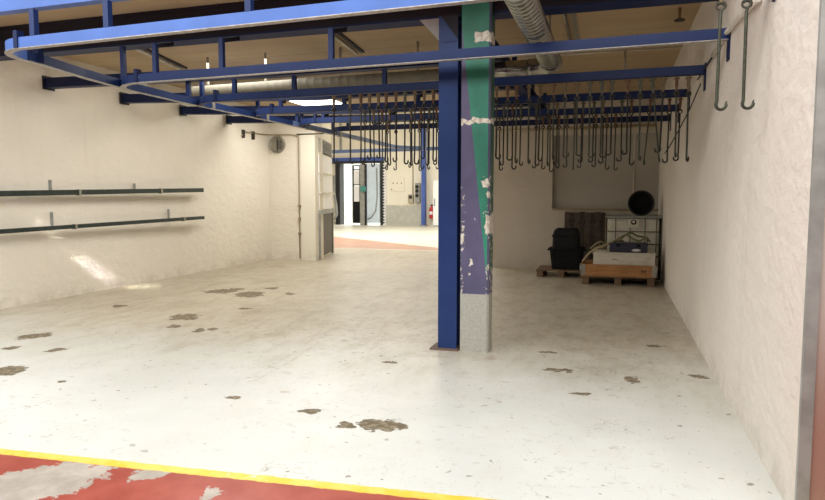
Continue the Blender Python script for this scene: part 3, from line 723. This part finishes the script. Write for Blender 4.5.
# ------------------------------------------------------------------ goods in the back corner
def pallet(name, x, y, L, W_, H, lab, rot=0):
    t = thing(name, (x, y, 0), lab, 'pallet')
    mb = MB(); n = 7; bw = W_/n*.74
    for i in range(5):
        yy = y-W_/2+W_*(i+.5)/5; mb.box(x-L/2, x+L/2, yy-W_/5*.4, yy+W_/5*.4, H-.022, H, .002)
    for xx in (x-L/2+.07, x, x+L/2-.07): mb.box(xx-.06, xx+.06, y-W_/2, y+W_/2, H-.044, H-.022, .002)
    mb.build('deck', M['pallet'], t)
    for xx in (x-L/2+.07, x, x+L/2-.07):
        mb = MB(); mb.box(xx-.055, xx+.055, y-W_/2, y+W_/2, 0, .022, .002)
        for yy in (y-W_/2+.07, y, y+W_/2-.07): mb.box(xx-.055, xx+.055, yy-.07, yy+.07, .022, H-.044, .003)
        mb.build('runner', M['pallet'], t)
    return t
pallet('wooden_pallet', .085, 11.57, 1.18, .80, .144, 'wooden pallet under the orange collar in front of the caged tank')
pallet('wooden_pallet', -.905, 12.38, .92, .82, .135, 'wooden pallet under the black tubs near the back wall')
# collar
t = thing('pallet_collar', (.085, 11.57, .145), 'orange wooden pallet collar with metal corner hinges', 'pallet collar')
cx0, cx1, cy0, cy1, cz0, cz1 = -.515, .685, 11.17, 11.97, .146, .345
for bx in ((cx0, cx1, cy0, cy0+.02), (cx0, cx1, cy1-.02, cy1), (cx0, cx0+.02, cy0+.02, cy1-.02), (cx1-.02, cx1, cy0+.02, cy1-.02)):
    MB().box(*bx, cz0, cz1, .002).build('board', M['collar'], t)
for sx, s in ((cx0, 1), (cx1, -1)):
    for sy in (cy0, cy1):
        mb = MB(); yy = sy-.004 if sy == cy0 else sy
        mb.box(min(sx, sx+s*.07), max(sx, sx+s*.07), yy, yy+.004, cz0+.01, cz1-.005); mb.box(min(sx-s*.004, sx), max(sx-s*.004, sx), sy-.004 if sy == cy0 else sy-.07, sy+.07 if sy == cy0 else sy+.004, cz0+.01, cz1-.005)
        mb.tube([(sx-s*.008, yy-.004, cz0-.005), (sx-s*.008, yy-.004, cz1+.006)], .011, 8)
        mb.build('hinge', M['galv'], t)
mb = MB()
for k_, (u, w) in enumerate(((.45, .016), (.475, .012), (.50, .02))): mb.box(u, u+w, cy0-.0015, cy0, .235, .27)
mb.box(.44, .53, cy0-.0015, cy0, .225, .230)
mb.build('stamp_mark', M['blackframe'], t)
# long white box in the collar
t = thing('white_box', (.17, 11.5, .146), 'long white wooden box standing inside the orange collar', 'box')
MB().box(-.32, .665, 11.22, 11.85, .147, .52, .006).build('case', M['board_w'], t)
MB().box(-.33, .675, 11.21, 11.86, .52, .545, .004).build('lid', M['board_w'], t)
MB().box(-.02, .07, 11.2185, 11.22, .43, .44).build('ink_mark', M['rust'], t)
# blue black crate
t = thing('blue_crate', (.24, 11.5, .546), 'dark blue tool crate with a white sticker lying on the white box', 'crate')
navyp = simple('dark_blue_plastic', (.018, .020, .048), .4)
MB().box(-.06, .545, 11.30, 11.70, .547, .675, .012).build('case', navyp, t)
MB().box(-.07, .555, 11.29, 11.71, .668, .70, .01).build('lid', navyp, t)
for x in (.08, .40): MB().box(x-.03, x+.03, 11.283, 11.30, .64, .69, .004).build('latch', M['black'], t)
MB().lathe([(.001, 0), (.075, 0), (.001, .001)], (.37, 11.299, .585), (0, -1, 0), 20).build('white_sticker', M['white_room'], t)
for v in COL.objects[-1].data.vertices: v.co.z = (v.co.z-(.585-.546))*.35+(.585-.546)
# hoses
def hose(pts, r, m, lab):
    P = []
    pts = [Vector(p) for p in pts]
    for i in range(len(pts)-1):
        p0, p1, p2, p3 = pts[max(i-1, 0)], pts[i], pts[i+1], pts[min(i+2, len(pts)-1)]
        for k_ in range(5):
            u = k_/5; P.append(.5*((2*p1)+(p2-p0)*u+(2*p0-5*p1+4*p2-p3)*u*u+(3*p1-p0-3*p2+p3)*u**3))
    P.append(pts[-1])
    o = MB().tube(P, r, 8).build('hose', m); tag(o, lab, 'hose'); seated(o); return o
ho = simple('olive_hose', (.20, .19, .10), .6); hb = simple('straw_hose', (.33, .27, .15), .6); hg = simple('moss_hose', (.12, .14, .07), .6)
hose([(-.50, 11.45, .36), (-.40, 11.42, .50), (-.28, 11.40, .60), (-.12, 11.40, .66), (.0, 11.42, .72), (.08, 11.42, .74), (.16, 11.5, .725)], .020, hb, 'straw coloured hose drooping from the crate over the collar corner')
hose([(.0, 11.36, .725), (.08, 11.34, .78), (.20, 11.38, .84), (.30, 11.36, .78), (.42, 11.40, .74), (.52, 11.42, .80), (.56, 11.48, .76), (.54, 11.52, .725)], .017, ho, 'olive hose looping highest over the blue crate')
hose([(.10, 11.56, .72), (.18, 11.50, .82), (.28, 11.5, .87), (.38, 11.52, .82), (.50, 11.56, .79), (.60, 11.6, .72)], .015, hg, 'moss green hose arched behind the olive one on the crate')
hose([(-.38, 11.60, .575), (-.30, 11.58, .65), (-.20, 11.56, .70), (-.12, 11.58, .63), (-.22, 11.64, .575)], .018, ho, 'short olive hose end bunched on the white box beside the crate')
# caged tank
t = thing('caged_tank', (.30, 12.6, 0), 'white plastic liquid tank in a galvanised cage on its pallet', 'tank')
tx0, tx1, ty0, ty1 = -.14, .806, 12.1, 13.2
MB().box(tx0+.03, tx1-.03, ty0+.03, ty1-.03, .15, 1.10, .06).build('tank_body', M['tank'], t)
mb = MB()
for z in (.20, .42, .64, .86, 1.10):
    mb.tube([(tx0, ty0, z), (tx1, ty0, z), (tx1, ty1, z), (tx0, ty1, z)], .011, 6, loop=True)
for x in (tx0, tx0+.17, tx0+.42, tx0+.67, tx0+.86, tx1): mb.tube([(x, ty0-.008, .13), (x, ty0-.008, 1.11)], .010, 6)
for y in (ty0+.27, ty0+.55, ty0+.83, ty1): 
    for x in (tx0, tx1): mb.tube([(x, y, .13), (x, y, 1.11)], .010, 6)
mb.build('cage', M['cagem'], t)
mb = MB(); mb.box(tx0-.01, tx1+.01, ty0-.01, ty0+.10, 1.10, 1.135); mb.box(tx0-.01, tx1+.01, ty1-.1, ty1, 1.10, 1.135); mb.box(tx0-.01, tx0+.08, ty0+.1, ty1-.1, 1.10, 1.135); mb.box(tx1-.08, tx1+.01, ty0+.1, ty1-.1, 1.10, 1.135)
mb.build('top_frame', M['grey_steel'], t)
mb = MB(); mb.box(tx0, tx1, ty0, ty1, .10, .135)
for x in (tx0+.08, (tx0+tx1)/2, tx1-.08): mb.box(x-.07, x+.07, ty0, ty1, 0, .10)
mb.build('pallet_base', M['black'], t)
MB().box(.245, .425, ty0-.026, ty0-.014, .93, 1.085, .003).build('name_plate', M['tank'], t)
MB().lathe([(.001, 0), (.048, 0), (.045, .012), (.001, .012)], (.335, ty0-.026, 1.03), (0, -1, 0), 20).build('badge', M['black'], t, label='round black badge')
MB().lathe([(.02, 0), (.026, 0), (.02, .003)], (.335, ty0-.038, 1.035), (0, -1, 0), 16).build('badge_ring', M['pipe_white'], t)
# round tub on its edge on top of the tank
c = Vector((.47, 12.36, 1.136+.222)); ax = Vector((-.12, -1, .12)).normalized()
t = thing('round_tub', (.47, 12.4, 1.136), 'round black rubber tub standing on edge on top of the caged tank', 'tub')
MB().lathe([(.001, -.15), (.155, -.15), (.170, -.13), (.205, .06), (.225, .075), (.225, .09), (.198, .085), (.160, -.115), (.145, -.13), (.001, -.13)], c, ax, 36).build('bowl', M['black2'], t)
MB().tube([c+ax*.082+(ax.to_track_quat('Z', 'Y') @ Vector((.222*math.cos(a_), .222*math.sin(a_), 0))) for a_ in [2*math.pi*i/36 for i in range(36)]], .011, 6, loop=True).build('rim', simple('scuffed_rim', (.035, .035, .035), .5), t)
# rectangular black tubs
def tub(mb, x, y, z0, z1, w0, d0, w1, d1, wall=.012, r=.05):
    def rr(w, d, z):
        pts = []
        for cx_, cy_, a0 in ((w/2-r, d/2-r, 0), (-w/2+r, d/2-r, 90), (-w/2+r, -d/2+r, 180), (w/2-r, -d/2+r, 270)):
            for k_ in range(5): a_ = R(a0+k_*22.5); pts.append((x+cx_+r*math.cos(a_), y+cy_+r*math.sin(a_), z))
        return pts
    return rr
t = thing('black_tub', (-.81, 12.3, .136), 'open black plastic tub on the pallet by the dark boards', 'tub')
mb = MB(); rr = tub(mb, -.83, 12.33, 0, 0, 0, 0, 0, 0)
mb.ring_strip([rr(.52, .46, .137), rr(.60, .54, .50), rr(.66, .60, .502), rr(.66, .60, .525), rr(.585, .525, .525), rr(.50, .44, .155)], smooth=False).build('body', M['black'], t)
mb = MB(); mb.box(-1.185, -1.155, 12.26, 12.40, .47, .50, .006); mb.box(-.505, -.475, 12.26, 12.40, .47, .50, .006); mb.build('handle', M['black2'], t)
t = thing('upturned_tub', (-.83, 12.25, .40), 'smaller black bin upturned inside the open black tub', 'tub')
mb = MB(); rr = tub(mb, -.845, 12.33, 0, 0, 0, 0, 0, 0)
mb.ring_strip([rr(.50, .44, .34), rr(.475, .42, .78), rr(.43, .38, .86), rr(.35, .32, .895), rr(.2, .15, .898)], smooth=False).build('body', M['black2'], t)
mb = MB(); rr = tub(mb, -.845, 12.33, 0, 0, 0, 0, 0, 0)
mb.ring_strip([rr(.505, .445, .74), rr(.505, .445, .77), rr(.47, .42, .775)], smooth=False).build('lip', M['black'], t)
# dark boards leaning on the back wall
t = thing('board_panel', (-.56, 13.25, 0), 'dark stained plank panel leaning upright against the back wall', 'board')
wd = wood('dark_plank_a', (.030, .020, .014), (.075, .052, .036), R(90)); wd2 = wood('dark_plank_b', (.055, .040, .030), (.12, .09, .066), R(90))
n = 8; xs = -.96
for i in range(n):
    w = .80/n; z1 = 1.165+(.0 if i % 3 else .012)
    lean = .10
    MB().prism([(xs+.002, 13.24, .003), (xs+w-.002, 13.24, .003), (xs+w-.002, 13.265, .003), (xs+.002, 13.265, .003)], (0, lean, z1)).build('plank', wd if i % 2 else wd2, t)
    xs += w
for z in (.25, .95): MB().prism([(-.95, 13.266+lean*z/1.17, z), (-.17, 13.266+lean*z/1.17, z), (-.17, 13.285+lean*z/1.17, z), (-.95, 13.285+lean*z/1.17, z)], (0, .008, .08)).build('batten', M['wood_dark'], t)

# ------------------------------------------------------------------ light
w = bpy.data.worlds.new('overcast_sky'); scene.world = w; w.use_nodes = True
bg = w.node_tree.nodes['Background']; bg.inputs[0].default_value = (.95, .98, 1.0, 1); bg.inputs[1].default_value = .3
def area(name, loc, rot, sx, sy, power, col=(1, 1, 1)):
    l = bpy.data.lights.new(name, 'AREA'); l.shape = 'RECTANGLE'; l.size = sx; l.size_y = sy; l.energy = power; l.color = col
    o = bpy.data.objects.new(name, l); COL.objects.link(o); o.location = loc; o.rotation_euler = rot; return o
area('panel_light', (-5.94, 12.05, 3.40), (0, 0, 0), .85, .95, 45, (1, .95, .85))
area('bay_fill', (-5.2, 8.2, 3.42), (0, 0, 0), 1.6, 3, 98, (1, .95, .86))  # added fill lamp for the left bay, no visible fitting
area('hall_light', (-9, 22, 6.1), (0, 0, 0), 8, 10, 1100, (1, .97, .9))
area('hall_light', (-12.5, 36, 6.1), (0, 0, 0), 6, 6, 1000, (.95, .98, 1))
area('aisle_skylight', (-3.5, 1.2, 4.7), (R(22), 0, 0), 12, 2.4, 560, (1, .98, .95))

sl = area('sun_gap', (-6.1, 4.36, 3.44), (0, 0, 0), 1.5, .03, 1.5, (1, .96, .86)); sl.data.spread = R(3)
sl.rotation_euler = Vector((-.35, 1, -.82)).to_track_quat('-Z', 'Y').to_euler()

# ------------------------------------------------------------------ camera
cam = bpy.data.cameras.new('camera'); co = bpy.data.objects.new('camera', cam); COL.objects.link(co)
co.location = (0, 0, 1.47); co.rotation_euler = (R(90-4.7), 0, R(17.47))
cam.sensor_fit = 'HORIZONTAL'; cam.sensor_width = 36; cam.lens = 640/825*36; cam.clip_end = 200
scene.camera = co
scene.view_settings.view_transform = 'Standard'; scene.view_settings.look = 'None'
scene.view_settings.exposure = 0.25
